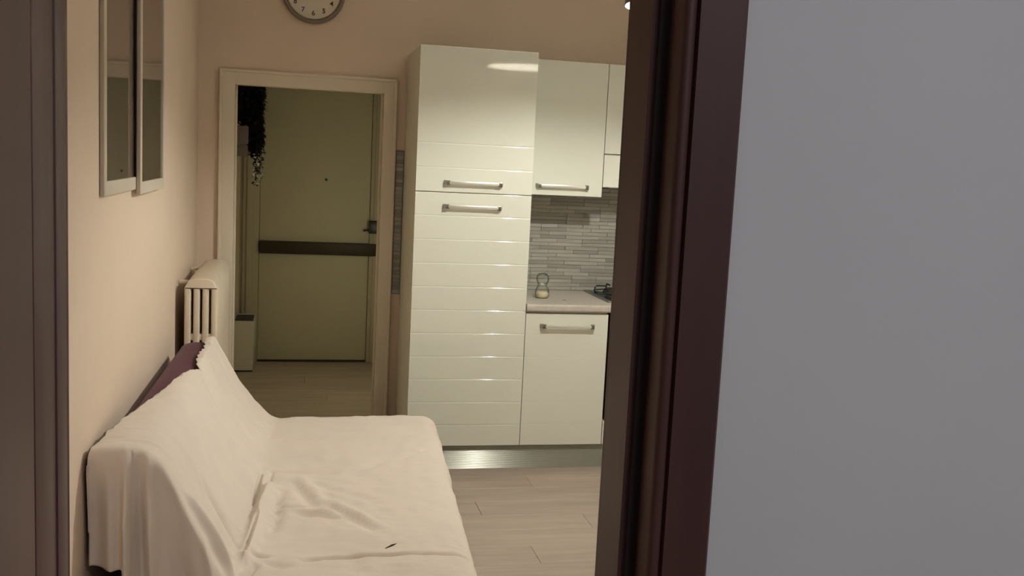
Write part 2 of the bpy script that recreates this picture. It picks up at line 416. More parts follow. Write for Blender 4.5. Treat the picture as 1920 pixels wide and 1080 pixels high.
# ------------------------------------------------------------------ backsplash: strip stone tiles
BZ0 = 0.889
bs = thing('backsplash', 'grey beige strip stone tiles on the wall behind the worktop', 'backsplash', (1.6, YW, BZ0))
MB().box(0.550, 2.30, YW - 0.006, YW - 0.0005, 0.845, 1.65).build('grout_bed', M_grout, bs, smooth=False)
tcache = {}
def tile(a, b, z, h, depth):
    ln = round(b - a, 3); key = (ln, depth)
    if key not in tcache:
        o = MB().box(-ln / 2 + 0.0006, ln / 2 - 0.0006, -depth, 0.0, 0.0005, h - 0.0005, bev=0.0012, seg=1).build('tile', M_tile, None, smooth=False)
        tcache[key] = o.data
    else:
        o = bpy.data.objects.new('tile', tcache[key]); COL.objects.link(o)
    o.parent = bs; o.location = Vector(((a + b) / 2, YW - 0.006, z)) - wpos(bs)
rt = random.Random(3)
z = BZ0; TH = 0.0214
while z < 1.47:
    x = 1.197 - rt.choice((0, 0.05, 0.1))
    while x < 2.29:
        ln = rt.choice((0.10, 0.15, 0.15, 0.20, 0.25)); a, b = max(x, 1.197), min(x + ln, 2.295)
        if b - a > 0.02: tile(a, b, z, TH, rt.choice((0.004, 0.006, 0.008)))
        x += ln
    z += TH
z = 0.850
while z < 1.63:
    tile(0.551, 0.593, z, TH, rt.choice((0.004, 0.006, 0.008))); z += TH
# ------------------------------------------------------------------ kitchen units
YF = 5.0747                    # front plane of the floor units
YU = 5.325                     # front plane of the wall units
GR0, GRP = 0.123, 0.1208       # horizontal grooves: first height, pitch

M_satin = pm('satin_white_lacquer', (0.76, 0.78, 0.68), 0.28, spec=0.5)
def ribbed_door(name, x0, x1, z0, z1, yf, parent, th=0.020, groove=True, mat=None, gd=0.0020, gw=0.0056):
    prof = [(yf + 0.003, z0), (yf + 0.0008, z0 + 0.0008), (yf, z0 + 0.003), (yf, z0 + 0.0045)]
    if groove:
        k = math.ceil((z0 + 0.03 - GR0) / GRP)
        while GR0 + k * GRP < min(z1 - 0.03, 1.70):
            c = GR0 + k * GRP; k += 1
            prof.append((yf, c - gw - 0.0012))
            for i in range(9):
                t = i / 8.0
                prof.append((yf + gd * t * t, c - gw + t * gw))
            prof.append((yf + 0.0004, c + 0.0012)); prof.append((yf, c + 0.0022)); prof.append((yf, c + 0.0034))
    prof += [(yf, z1 - 0.0045), (yf, z1 - 0.003), (yf + 0.0008, z1 - 0.0008), (yf + 0.003, z1), (yf + th, z1), (yf + th, z0)]
    m = MB(); m.prism(prof, 'x', x0, x1, bev=0.0)
    return m.build(name, mat or M_lacquer, parent, angle=40)

def bar_handle(parent, x0, x1, yf, zc):
    h = MB()
    # grip with slanted solid ends: one bent bar
    for s, xa in ((1, x0), (-1, x1)):
        h.prism([(xa, yf - 0.0005), (xa + s * 0.010, yf - 0.030), (xa + s * 0.030, yf - 0.030), (xa + s * 0.030, yf - 0.022), (xa + s * 0.020, yf - 0.0005)] if s > 0 else
                [(xa, yf - 0.0005), (xa - 0.020, yf - 0.0005), (xa - 0.030, yf - 0.022), (xa - 0.030, yf - 0.030), (xa - 0.010, yf - 0.030)], 'z', zc - 0.011, zc + 0.011, bev=0.0012)
    for fc in h.bm.faces: fc.material_index = 1
    h.box(x0 + 0.024, x1 - 0.024, yf - 0.0302, yf - 0.021, zc - 0.0085, zc + 0.0085, bev=0.002)
    return h.build('handle', (M_grip, M_endcap), parent, angle=30)

tc_ = thing('tall_cabinet', 'tall glossy white two-door larder cabinet with horizontal grooves', 'cabinet', (0.895, 5.35, 0))
MB().box(0.596, 1.194, YF + 0.021, YW - 0.012, 0.129, 2.166, bev=0.002).build('body', M_carcass, tc_)
dl = ribbed_door('lower_door', 0.596, 1.194, 0.131, 1.4465, YF, tc_)
bar_handle(dl, 0.736, 1.042, YF, 1.378)
du = ribbed_door('upper_door', 0.596, 1.194, 1.4500, 2.1695, YF, tc_)
bar_handle(du, 0.737, 1.042, YF, 1.498)

bc = thing('base_cabinet', 'low glossy white cabinet with one door under the worktop', 'cabinet', (1.42, 5.36, 0))
MB().box(1.197, 1.646, YF + 0.021, YW - 0.012, 0.129, 0.846, bev=0.002).build('body', M_carcass, bc)
bd = ribbed_door('door', 1.1975, 1.645, 0.131, 0.838, YF, bc, gd=0.00025, gw=0.0040)
bar_handle(bd, 1.273, 1.573, YF, 0.773)

wc = thing('wall_cabinet', 'glossy white wall cabinet beside the tall cabinet, above the glass jar', 'cabinet', (1.42, YW, 1.45))
MB().box(1.197, 1.645, YU + 0.021, YW - 0.0005, 1.452, 2.160, bev=0.002).build('body', M_carcass, wc)
wd = ribbed_door('door', 1.1975, 1.6445, 1.448, 2.164, YU, wc, groove=False, mat=M_satin)
bar_handle(wd, 1.271, 1.571, YU, 1.498)

hc = thing('hood_cabinet', 'short glossy white wall cabinet above the extractor hood', 'cabinet', (1.95, YW, 1.69))
MB().box(1.649, 2.246, YU + 0.021, YW - 0.0005, 1.687, 2.160, bev=0.002).build('body', M_carcass, hc)
hd = ribbed_door('door', 1.6485, 2.2465, 1.685, 2.164, YU, hc, groove=False, mat=M_satin)
bar_handle(hd, 1.80, 2.10, YU, 1.735)
eh = thing('extractor_hood', 'white extractor hood over the gas hob', 'hood', (1.95, YW, 1.50))
MB().box(1.652, 2.246, YU + 0.021, YW - 0.012, 1.503, 1.684, bev=0.003).build('body', M_carcass, eh)
ribbed_door('front_panel', 1.6495, 2.2465, 1.503, 1.679, YU + 0.002, eh, groove=False)
MB().box(1.70, 2.20, YU + 0.06, YW - 0.06, 1.497, 1.503, bev=0.001).build('filter', M_alu, eh)

pr = [(YF + 0.0375, 0.001)]
PN = 30; PP = 0.126 / PN
for k in range(PN * 8 + 1):
    pr.append((YF + 0.0225 - 0.0008 * math.cos(2 * PI * k / 8), 0.001 + PP * k / 8))
pr.append((YF + 0.0375, 0.127))
pm_ = MB(); pm_.prism(pr, 'x', 0.640, 2.26)
pl = pm_.build('plinth', M_alu, angle=80)
tag(pl, 'grey aluminium plinth along the floor under the white cabinets', 'plinth')
wt = MB()
rr = 0.012
pts = [(YW - 0.0125, 0.8485), (YW - 0.0125, 0.8885)]
for k in range(7):
    a = PI / 2 * k / 6; pts.append((5.055 + rr - rr * math.sin(a), 0.8885 - rr + rr * math.cos(a)))
for k in range(7):
    a = PI / 2 * k / 6; pts.append((5.055 + rr - rr * math.cos(a), 0.8485 + rr - rr * math.sin(a)))
wt.prism(pts, 'x', 1.1965, 2.30)
wt = wt.build('worktop', M_worktop, None, origin=(1.75, 5.36, 0.8485)); tag(wt, 'grey beige laminate worktop with rounded front edge', 'worktop')
st = MB().lathe([(0, 0.0006), (0.010, 0.0006), (0.012, 0.0)], (1.444, 5.242, 0.8886), 14).build('crumb_mark', pm('brown_spot', (0.22, 0.16, 0.10), 0.8), wt)

# oven + drawer below it, next to the base cabinet
ov = thing('oven', 'black glass built-in oven right of the base cabinet', 'oven', (1.96, 5.36, 0))
MB().box(1.662, 2.246, YF + 0.015, YW - 0.02, 0.262, 0.842, bev=0.002).build('body', M_black, ov)
MB().box(1.660, 2.246, YF - 0.004, YF + 0.014, 0.262, 0.735, bev=0.003).build('door', M_ovenglass, ov)
MB().box(1.660, 2.246, YF - 0.004, YF + 0.014, 0.740, 0.838, bev=0.003).build('control_panel', M_ovenglass, ov)
MB().tube([(1.74, YF - 0.003, 0.70), (1.74, YF - 0.045, 0.70), (2.17, YF - 0.045, 0.70), (2.17, YF - 0.003, 0.70)], 0.008).build('handle', M_chrome, ov)
for kx in (1.75, 1.86, 2.05, 2.16):
    MB().lathe([(0.018, 0.0), (0.016, -0.022), (0.0, -0.023)], (kx, YF - 0.004, 0.79), 16, 'y').build('knob', M_chrome, ov)
dr = thing('pan_cabinet', 'small white pan drawer unit under the black oven', 'drawer', (1.95, 5.36, 0))
MB().box(1.652, 2.246, YF + 0.021, YW - 0.02, 0.131, 0.256, bev=0.002).build('body', M_carcass, dr)
ribbed_door('drawer_front', 1.6495, 2.246, 0.131, 0.257, YF, dr, groove=False)

# gas hob
hb = thing('gas_hob', 'dark gas hob with black pan supports set into the worktop', 'hob', (1.95, 5.40, 0.8885))
MB().box(1.668, 2.24, 5.165, 5.648, 0.8887, 0.896, bev=0.003).build('hob_plate', M_hobsteel, hb)
MB().box(1.690, 2.218, 5.185, 5.630, 0.8961, 0.8985, bev=0.001).build('hob_glass', M_ovenglass, hb)
for bx, by, br in ((1.80, 5.53, 0.040), (2.10, 5.53, 0.032), (1.80, 5.31, 0.032), (2.10, 5.31, 0.048)):
    b_ = MB().lathe([(br * 1.25, 0.0), (br * 1.2, 0.008), (br, 0.012), (br, 0.020), (br * 0.9, 0.024), (0, 0.025)], (bx, by, 0.8986), 24).build('burner', M_cast, hb)
for gy in (5.53, 5.31):
    for gx in (1.80, 2.10):
        g = MB()
        for ang in range(4):
            a = ang * PI / 2 + PI / 4 * 0
            cx, sy = math.cos(a), math.sin(a)
            g.tube([(gx + cx * 0.10, gy + sy * 0.10, 0.8987), (gx + cx * 0.098, gy + sy * 0.098, 0.925), (gx + cx * 0.090, gy + sy * 0.090, 0.936), (gx + cx * 0.03, gy + sy * 0.03, 0.936)], 0.0045, 8)
        g.tube([(gx + 0.10 * math.cos(t), gy + 0.10 * math.sin(t), 0.904) for t in [2 * PI * k / 24 for k in range(25)]], 0.004, 6)
        g.build('pan_support', M_cast, hb)
for k in range(4):
    MB().lathe([(0.015, 0), (0.014, 0.018), (0.006, 0.021), (0, 0.021)], (1.76 + 0.12 * k, 5.205, 0.8986), 16).build('knob', M_chrome, hb)

# glass jar with a rounded lid: two bulbs of clear glass, yellow grains below
jr = thing('glass_jar', 'clear two-bulb glass jar holding yellow grains on the worktop', 'jar', (1.335, 5.31, 0.8887))
jx, jy, jz = 1.335, 5.31, 0.889
MB().lathe([(0, 0.0), (0.030, 0.0), (0.036, 0.006), (0.039, 0.025), (0.037, 0.045), (0.029, 0.062), (0.024, 0.070), (0.0235, 0.074)], (jx, jy, jz), 32).build('bowl', M_jar, jr)
MB().lathe([(0, 0.003), (0.029, 0.003), (0.034, 0.008), (0.0365, 0.022), (0.035, 0.030), (0.018, 0.034), (0, 0.035)], (jx, jy, jz), 28).build('grains', M_salt, jr)
MB().lathe([(0.024, 0.0745), (0.026, 0.078), (0.033, 0.090), (0.036, 0.106), (0.032, 0.122), (0.022, 0.132), (0.008, 0.136), (0, 0.1365)], (jx, jy, jz), 32).build('lid', M_jar, jr)
MB().tube([(jx + 0.010, jy, jz + 0.130), (jx + 0.018, jy, jz + 0.137), (jx + 0.027, jy, jz + 0.150)], [0.008, 0.006, 0.002], 10).build('spout', M_jar, jr)
MB().tube([(jx + 0.026 * math.cos(t), jy + 0.026 * math.sin(t), jz + 0.0745) for t in [2 * PI * k / 24 for k in range(25)]] , 0.0022, 6).build('wire_ring', M_chrome, jr)
MB().tube([(jx + 0.026, jy - 0.004, jz + 0.074), (jx + 0.038, jy - 0.004, jz + 0.084), (jx + 0.034, jy - 0.004, jz + 0.070), (jx + 0.027, jy - 0.004, jz + 0.062)], 0.0022, 6).build('clasp', M_chrome, jr)

# ------------------------------------------------------------------ pendant lamp
LX, LY = 1.440, 3.69
lamp = thing('pendant_lamp', 'dome pendant lamp with bright bulb hanging over the kitchen', 'lamp', (LX, LY, CEIL))
RIMZ = 2.222
outer = [(0.243 * math.sin(a), 0.195 * math.cos(a)) for a in [PI / 2 * (1 - k / 14) for k in range(15)]]
prof_out = [(r, RIMZ + h) for r, h in outer if r > 0.095]  # shade top left open, unseen, so that light spills onto the ceiling
prof_in = [(r - 0.003, RIMZ + h * 0.985) for r, h in outer if r > 0.095]
MB().lathe(prof_out, (LX, LY, 0), 48).build('shade', M_shade_out, lamp)
MB().lathe(prof_in, (LX, LY, 0), 48).build('shade_lining', M_shade_in, lamp)
for k in range(3):
    a = 2 * PI * k / 3
    MB().tube([(LX + 0.015 * math.cos(a), LY + 0.015 * math.sin(a), RIMZ + 0.2), (LX + 0.100 * math.cos(a), LY + 0.100 * math.sin(a), RIMZ + 0.177)], 0.003, 6).build('spoke', M_shade_out, lamp)
MB().lathe([(0.243, RIMZ), (0.240, RIMZ)], (LX, LY, 0), 48).build('rim', M_shade_out, lamp)
MB().lathe([(0.021, RIMZ + 0.19), (0.021, RIMZ + 0.235), (0.006, RIMZ + 0.245), (0.004, RIMZ + 0.25)], (LX, LY, 0), 20).build('socket', M_shade_out, lamp)
MB().tube([(LX, LY, RIMZ + 0.245), (LX, LY, CEIL - 0.02)], 0.003, 8).build('cord', M_shade_out, lamp)
MB().lathe([(0.0, -0.03), (0.02, -0.03), (0.045, -0.012), (0.05, 0.0), (0, 0)], (LX, LY, CEIL - 0.0005), 24).build('ceiling_rose', M_shade_out, lamp)
M_bulb = bpy.data.materials.new('glowing_bulb'); M_bulb.use_nodes = True
_n = M_bulb.node_tree; _n.nodes.clear()
_o = _n.nodes.new('ShaderNodeOutputMaterial'); _e = _n.nodes.new('ShaderNodeEmission')
_e.inputs[0].default_value = (*BULB_COL, 1); _e.inputs[1].default_value = BULB_POWER * 0.1
_n.links.new(_e.outputs[0], _o.inputs[0])
BZ = RIMZ + 0.080
MB().lathe([(0, -0.029), (0.012, -0.0265), (0.022, -0.019), (0.028, -0.007), (0.029, 0.002), (0.026, 0.016), (0.017, 0.035), (0.013, 0.050)], (LX, LY, BZ), 24).build('bulb', M_bulb, lamp)
MB().tube([(LX, LY, BZ + 0.05), (LX, LY, RIMZ + 0.195)], 0.014, 14).build('bulb_cap', M_chrome, lamp)

# cool fill lamp added above and behind the camera to light the near wall
l2 = thing('near_fill_lamp', 'added round fill lamp on the ceiling of the near room', 'lamp', (0.95, -0.9, CEIL))
M_disc = bpy.data.materials.new('cool_fill_glow'); M_disc.use_nodes = True
_n = M_disc.node_tree; _n.nodes.clear()
_o = _n.nodes.new('ShaderNodeOutputMaterial'); _e = _n.nodes.new('ShaderNodeEmission')
_e.inputs[0].default_value = (*NEAR_FILL_COL, 1); _e.inputs[1].default_value = NEAR_FILL_POWER * 0.4
_n.links.new(_e.outputs[0], _o.inputs[0])
MB().lathe([(0, -0.07), (0.10, -0.062), (0.16, -0.04), (0.18, -0.012)], (0.95, -0.9, CEIL), 32).build('fill_diffuser', M_disc, l2)
MB().lathe([(0.18, -0.014), (0.19, -0.010), (0.19, 0.0), (0, 0)], (0.95, -0.9, CEIL - 0.0005), 32).build('base', M_base, l2)

# unseen dim fill lamp added on the hall's right wall to brighten the hall
l3 = thing('hall_fill_lamp', 'small dim fill lamp added on the right wall of the hall', 'lamp', (0.80, 6.6, 1.0))
M_sc = bpy.data.materials.new('warm_fill_glow'); M_sc.use_nodes = True
_n = M_sc.node_tree; _n.nodes.clear()
_o = _n.nodes.new('ShaderNodeOutputMaterial'); _e = _n.nodes.new('ShaderNodeEmission')
_e.inputs[0].default_value = (1.0, 0.97, 0.64, 1); _e.inputs[1].default_value = 16.0
_n.links.new(_e.outputs[0], _o.inputs[0])
MB().lathe([(0, -0.08), (0.06, -0.078), (0.08, 0.08), (0, 0.085)], (0.71, 6.6, 1.0), 24).build('shade', M_sc, l3)
MB().box(0.70, 0.7995, 6.59, 6.61, 0.99, 1.01, bev=0.003).build('arm', M_chrome, l3)

# ------------------------------------------------------------------ wall clock
ck = thing('wall_clock', 'round wall clock with cream face high above the doorway', 'clock', (0.082, YW, 2.463))
cx, cz, cr = 0.082, 2.463, 0.166
MB().lathe([(0, -0.001), (cr - 0.004, -0.001), (cr, -0.006), (cr, -0.026), (cr - 0.006, -0.034), (cr - 0.016, -0.034), (cr - 0.024, -0.022), (cr - 0.026, -0.014)], (cx, YW, cz), 64, 'y').build('rim', M_clockrim, ck)
MB().lathe([(0, -0.015), (cr - 0.0255, -0.0148)], (cx, YW, cz), 64, 'y').build('face', M_clockface, ck)
for h in range(1, 13):
    a = h * PI / 6
    cu = bpy.data.curves.new('numeral', 'FONT'); cu.body = str(h); cu.size = 0.036; cu.align_x = 'CENTER'; cu.align_y = 'CENTER'; cu.extrude = 0.0006; cu.offset = 0.0004
    cu.materials.append(M_ink)
    tmp = bpy.data.objects.new('numeral_curve', cu); nme = bpy.data.meshes.new_from_object(tmp); bpy.data.objects.remove(tmp)
    t = bpy.data.objects.new('numeral', nme); COL.objects.link(t); t.parent = ck
    t.rotation_euler = (PI / 2, 0, 0); t.location = (0.110 * math.sin(a), -0.0165, 0.110 * math.cos(a))
for nm, a, L, w in (('hour_hand', 2 * PI * 10.2 / 12, 0.062, 0.004), ('minute_hand', 2 * PI * 2.0 / 12, 0.092, 0.003)):
    dx, dz = math.sin(a), math.cos(a)
    MB().tube([(cx - dx * 0.015, YW - 0.020, cz - dz * 0.015), (cx + dx * L, YW - 0.020, cz + dz * L)], [w, w * 0.4], 6).build(nm, M_ink, ck)

# ------------------------------------------------------------------ two framed pictures on the left wall
def picture(label, y0, y1, z0, z1, off0, off1, pmx, grp):
    """y0 near edge standing off0 from the wall, y1 far edge standing off1"""
    root = thing('framed_picture', label, 'picture', (XL, (y0 + y1) / 2, z0), group=grp)
    ang = math.atan2(off0 - off1, y1 - y0); Lw = math.hypot(y1 - y0, off0 - off1)
    base = Vector((XL + off0, y0, 0)); U = Vector((-math.sin(ang), math.cos(ang), 0)); N = Vector((math.cos(ang), math.sin(ang), 0))
    def bx(m, u0, u1, za, zb, n0, n1, bev=0.002):
        k = MB().box(n0, n1, u0, u1, za, zb, bev=bev)
        for v in k.bm.verts:
            p = base + N * v.co.x + U * v.co.y; v.co = Vector((p.x, p.y, v.co.z))
        me = bpy.data.meshes.new('t'); k.bm.to_mesh(me); k.bm.free(); m.bm.from_mesh(me); bpy.data.meshes.remove(me)
    fw = 0.040
    for nm, u0, u1, za, zb in (('frame_bar', 0, fw, z0, z1), ('frame_bar', Lw - fw, Lw, z0, z1), ('frame_bar', fw, Lw - fw, z0, z0 + fw), ('frame_bar', fw, Lw - fw, z1 - fw, z1)):
        m = MB(); bx(m, u0, u1, za, zb, -0.013, 0.0, 0.003); m.build(nm, M_frame, root)
    m = MB(); bx(m, fw - 0.004, Lw - fw + 0.004, z0 + fw - 0.004, z1 - fw + 0.004, -0.0085, -0.0070, 0); m.build('print', pmx, root, smooth=False)
    m = MB(); bx(m, fw - 0.002, Lw - fw + 0.002, z0 + fw - 0.002, z1 - fw + 0.002, -0.0060, -0.0048, 0); m.build('glass_pane', M_glass, root, smooth=False)
    m = MB(); bx(m, 0.004, Lw - 0.004, z0 + 0.004, z1 - 0.004, -0.0125, -0.0095, 0); m.build('backing', M_bar, root, smooth=False)
    return root
picture('nearer pale framed dark picture on the left wall, its far edge under the next picture', 2.872, 3.50, 1.468, 2.40, 0.0134, 0.0134, M_print1, None)
picture('slightly lower pale framed dark picture, nearer the far doorway', 3.425, 4.045, 1.452, 2.384, 0.0270, 0.0267, M_print2, None)

# ------------------------------------------------------------------ column radiator against the left wall
rd = thing('radiator', 'ivory column radiator on the left wall in the corner behind the sofa', 'radiator', (XL + 0.1, 5.1, 0.12))
RX0, RX1 = -0.466, -0.322
RY0, NS, RP = 4.655, 15, 0.056
def rad_section():
    m = MB(); c = (RX0 + RX1) / 2
    zt, ch = 1.034, 0.045
    # top header with chamfered shoulders
    m.prism([(RX0, 0.985), (RX1, 0.985), (RX1, zt - ch), (RX1 - 0.018, zt - 0.012), (RX1 - 0.045, zt), (RX0 + 0.045, zt), (RX0 + 0.018, zt - 0.012), (RX0, zt - ch)], 'y', RY0 + 0.001, RY0 + RP - 0.001, bev=0.006)
    m.prism([(RX0, 0.15), (RX0 + 0.02, 0.12), (RX1 - 0.02, 0.12), (RX1, 0.15), (RX1, 0.20), (RX0, 0.20)], 'y', RY0 + 0.001, RY0 + RP - 0.001, bev=0.006)
    m.box(RX0 + 0.004, RX1 - 0.004, RY0 + 0.008, RY0 + RP - 0.008, 0.752, 0.782, bev=0.004)
    for k in range(4):
        x = RX0 + 0.0145 + k * (RX1 - RX0 - 0.029) / 3
        m.box(x - 0.0140, x + 0.0140, RY0 + 0.002, RY0 + RP - 0.002, 0.19, 0.995, bev=0.009, seg=3)
    return m.build('section', M_rad, rd, angle=50)
sec = rad_section()
for i in range(1, NS):
    c = sec.copy(); COL.objects.link(c); c.parent = rd; c.location = (0, i * RP, 0)
br = MB().box(XL + 0.0005, RX0 + 0.012, 4.80, 4.83, 0.99, 1.005, bev=0.003); br.build('bracket', M_rad, rd)
br = MB().box(XL + 0.0005, RX0 + 0.012, 5.35, 5.38, 0.99, 1.005, bev=0.003); br.build('bracket', M_rad, rd)
MB().tube([(-0.394, 5.50, 0.16), (-0.394, 5.56, 0.16), (-0.394, 5.56, 0.001)], 0.010, 10).build('pipe', M_rad, rd)

# ------------------------------------------------------------------ sofa and its sheet
Y0, Y1 = 2.66, 4.50
near_p = [(-0.494, 0.48), (-0.500, 0.70), (-0.500, 0.785), (-0.490, 0.812), (-0.465, 0.822), (-0.400, 0.820), (-0.355, 0.810), (-0.325, 0.778), (-0.285, 0.695), (-0.217, 0.55), (-0.190, 0.495), (-0.165, 0.450), (-0.135, 0.432), (-0.08, 0.428), (0.20, 0.432), (0.46, 0.428), (0.505, 0.418), (0.522, 0.395), (0.526, 0.35), (0.524, 0.13)]
far_p = [(-0.470, 0.48), (-0.476, 0.68), (-0.468, 0.765), (-0.448, 0.790), (-0.415, 0.802), (-0.380, 0.806), (-0.345, 0.800), (-0.318, 0.765), (-0.259, 0.655), (-0.166, 0.522), (-0.115, 0.468), (-0.085, 0.440), (-0.055, 0.428), (0.00, 0.426), (0.30, 0.430), (0.58, 0.426), (0.622, 0.416), (0.640, 0.392), (0.645, 0.35), (0.643, 0.13)]
def resample(P, n):
    P = [Vector(p) for p in P]; d = [0]
    for a, b in zip(P, P[1:]): d.append(d[-1] + (b - a).length)
    out = []; j = 0
    # Catmull-Rom through the points
    for i in range(n):
        s = d[-1] * i / (n - 1)
        while j < len(P) - 2 and d[j + 1] < s: j += 1
        t = (s - d[j]) / (d[j + 1] - d[j])
        p0, p1, p2, p3 = P[max(j - 1, 0)], P[j], P[j + 1], P[min(j + 2, len(P) - 1)]
        m1 = (p2 - p0) * 0.5; m2 = (p3 - p1) * 0.5; L = (p2 - p1).length
        m1 = m1.normalized() * L if m1.length else m1; m2 = m2.normalized() * L if m2.length else m2
        t2, t3 = t * t, t * t * t
        out.append(p1 * (2 * t3 - 3 * t2 + 1) + m1 * (t3 - 2 * t2 + t) + p2 * (-2 * t3 + 3 * t2) + m2 * (t3 - t2))
    return out
def lerp(a, b, t): return a + (b - a) * t
# matching resampled sections (same control indices -> resample each span equally)
def spans(P, k=8):
    out = []
    n = len(P)
    V = [Vector(p) for p in P]
    for j in range(n - 1):
        p0, p1, p2, p3 = V[max(j - 1, 0)], V[j], V[j + 1], V[min(j + 2, n - 1)]
        L = (p2 - p1).length
        m1 = (p2 - p0); m2 = (p3 - p1)
        m1 = m1.normalized() * L; m2 = m2.normalized() * L
        kk = k
        for i in range(kk):
            t = i / kk; t2, t3 = t * t, t * t * t
            out.append(p1 * (2 * t3 - 3 * t2 + 1) + m1 * (t3 - 2 * t2 + t) + p2 * (-2 * t3 + 3 * t2) + m2 * (t3 - t2))
    out.append(V[-1])
    return out
KS = 10
NP, FP = spans(near_p, KS), spans(far_p, KS)
NQ = len(NP)
def sec_at(y):
    t = (y - Y0) / (Y1 - Y0)
    return [lerp(a, b, t) for a, b in zip(NP, FP)]

sofa = thing('sofa', 'aubergine fabric sofa along the left wall under a white sheet', 'sofa', (0.05, 3.6, 0))
def sofa_solid(name, i0, i1, closing, y0, y1, inset, mat):
    m = MB(); ys = [y0 + (y1 - y0) * k / 24 for k in range(25)]
    rings = []
    for kk, y in enumerate(ys):
        P = sec_at(y)[i0:i1 + 1]
        t = (y - Y0) / (Y1 - Y0)
        Q = []
        for k, p in enumerate(P):
            tg = (P[min(k + 1, len(P) - 1)] - P[max(k - 1, 0)]).normalized()
            Q.append(Vector((max(p.x + tg.y * inset, XL + 0.003), p.y - tg.x * inset)))
        ring = [Vector((p.x, y, p.y)) for p in Q] + [Vector((lerp(a[0], b[0], t), y, c)) for a, b, c in closing]
        cen = sum(ring, Vector()) / len(ring)
        e = min(y - y0, y1 - y); rnd = 0.03 * max(0, 1 - e / 0.04) ** 2
        out = []
        for p in ring:
            d = p - cen; L = max(d.length, 1e-5)
            q = p - d / L * rnd; q.y = y; q.x = max(q.x, XL + 0.003); out.append(q)
        rings.append([m.bm.verts.new(v) for v in out])
    n = len(rings[0])
    for a, b in zip(rings, rings[1:]):
        for k in range(n): m.bm.faces.new((a[k], a[(k + 1) % n], b[(k + 1) % n], b[k]))
    m.bm.faces.new(rings[0]); m.bm.faces.new(list(reversed(rings[-1])))
    return m.build(name, mat, sofa, angle=60)
iS = 11 * KS      # where backrest meets the seat
sofa_solid('backrest', 0, iS, [((-0.20,), (-0.12,), 0.40), ((-0.30,), (-0.25,), 0.47)], Y0 + 0.028, Y1 - 0.010, 0.016, M_purple)
sofa_solid('seat', iS + 2, NQ - 1 - 6, [((0.50,), (0.62,), 0.20), ((-0.26,), (-0.20,), 0.20), ((-0.26,), (-0.20,), 0.30), ((-0.19,), (-0.11,), 0.33)], Y0 + 0.030, Y1 - 0.012, 0.022, M_purple)
MB().prism([(-0.44, Y0 + 0.06), (0.46, Y0 + 0.06), (0.585, Y1 - 0.06), (-0.42, Y1 - 0.06)], 'z', 0.10, 0.205, bev=0.01).build('base', M_sofaleg, sofa)
for lx, ly in ((-0.40, Y0 + 0.12), (0.40, Y0 + 0.12), (-0.38, Y1 - 0.12), (0.50, Y1 - 0.12)):
    MB().lathe([(0.018, 0.0), (0.026, 0.105)], (lx, ly, 0.0), 16).build('leg', M_sofaleg, sofa)

# ---- the sheet
hem_pts = [(2.60, -0.492), (2.74, -0.486), (2.99, -0.466), (3.19, -0.438), (3.41, -0.404), (3.61, -0.376), (3.70, -0.362), (3.86, -0.330), (3.90, -0.345), (4.05, -0.356), (4.20, -0.345), (4.30, -0.350), (4.40, -0.352), (4.52, -0.338)]
def hem_x(y):
    for (a, xa), (b, xb) in zip(hem_pts, hem_pts[1:]):
        if y <= b: return lerp(xa, xb, max(0, (y - a) / (b - a)))
    return hem_pts[-1][1]
# folds on seat and back: x0,y0,x1,y1,width,height
FOLDS = [
    (-0.100, 3.64, -0.112, 3.30, 0.009, -0.013), (-0.056, 3.69, -0.070, 3.50, 0.010, -0.006),
    (-0.020, 3.47, -0.036, 3.25, 0.012, -0.009), (-0.026, 3.27, -0.040, 3.08, 0.010, -0.013),
    (-0.062, 3.50, -0.120, 2.86, 0.024, 0.020), (-0.095, 3.16, -0.125, 2.89, 0.013, -0.014), (-0.099, 2.895, -0.060, 2.885, 0.012, -0.012),
    (-0.084, 2.82, -0.13, 2.70, 0.014, -0.012), (-0.03, 3.31, 0.045, 3.306, 0.015, -0.009),
    (0.020, 3.56, 0.091, 3.30, 0.017, -0.007), (0.045, 3.60, 0.120, 3.34, 0.020, 0.005), (0.038, 3.234, 0.175, 3.170, 0.016, -0.007), (0.03, 3.27, 0.16, 3.225, 0.016, 0.005),
    (0.140, 3.30, 0.262, 3.06, 0.018, -0.007), (0.150, 3.34, 0.275, 3.10, 0.020, 0.005),
    (0.050, 2.852, 0.300, 2.862, 0.010, -0.013), (0.260, 2.862, 0.520, 2.855, 0.011, -0.008),
    (-0.056, 3.689, 0.180, 3.664, 0.016, -0.005), (-0.045, 2.841, 0.0, 2.805, 0.014, -0.007),
    (0.095, 3.527, 0.270, 3.346, 0.022, -0.003), (0.363, 3.798, 0.23, 3.609, 0.025, -0.003), (0.503, 4.341, 0.417, 3.938, 0.03, -0.002),
    (-0.27, 2.69, -0.17, 2.69, 0.016, 0.016), (-0.262, 2.735, -0.165, 2.73, 0.016, -0.014), (-0.345, 3.95, -0.26, 3.70, 0.022, -0.006), (-0.31, 3.30, -0.18, 3.10, 0.03, -0.006), (-0.24, 2.98, -0.14, 2.92, 0.022, -0.010), (-0.17, 3.55, -0.22, 3.75, 0.03, -0.004)]
def fold_h(x, y):
    h = 0.0
    for x0, y0, x1, y1, w, a in FOLDS:
        if a < 0: w *= 0.88
        dx, dy = x1 - x0, y1 - y0; L2 = dx * dx + dy * dy
        t = ((x - x0) * dx + (y - y0) * dy) / L2
        tc = min(max(t, 0), 1); px, py = x0 + dx * tc - x, y0 + dy * tc - y
        d2 = px * px + py * py * (1.0 if abs(dy) > 0.02 else 1.0)
        if d2 < 9 * w * w:
            h += a * math.exp(-d2 / (w * w)) * (0.35 + 0.65 * math.sin(PI * (0.1 + 0.8 * tc)))
    return h
def npos(x, y, s, sd=0.0): return noise.noise(Vector((x * s + sd, y * s, sd)))
NU, NV = 250, 320               # across the section, along the sofa
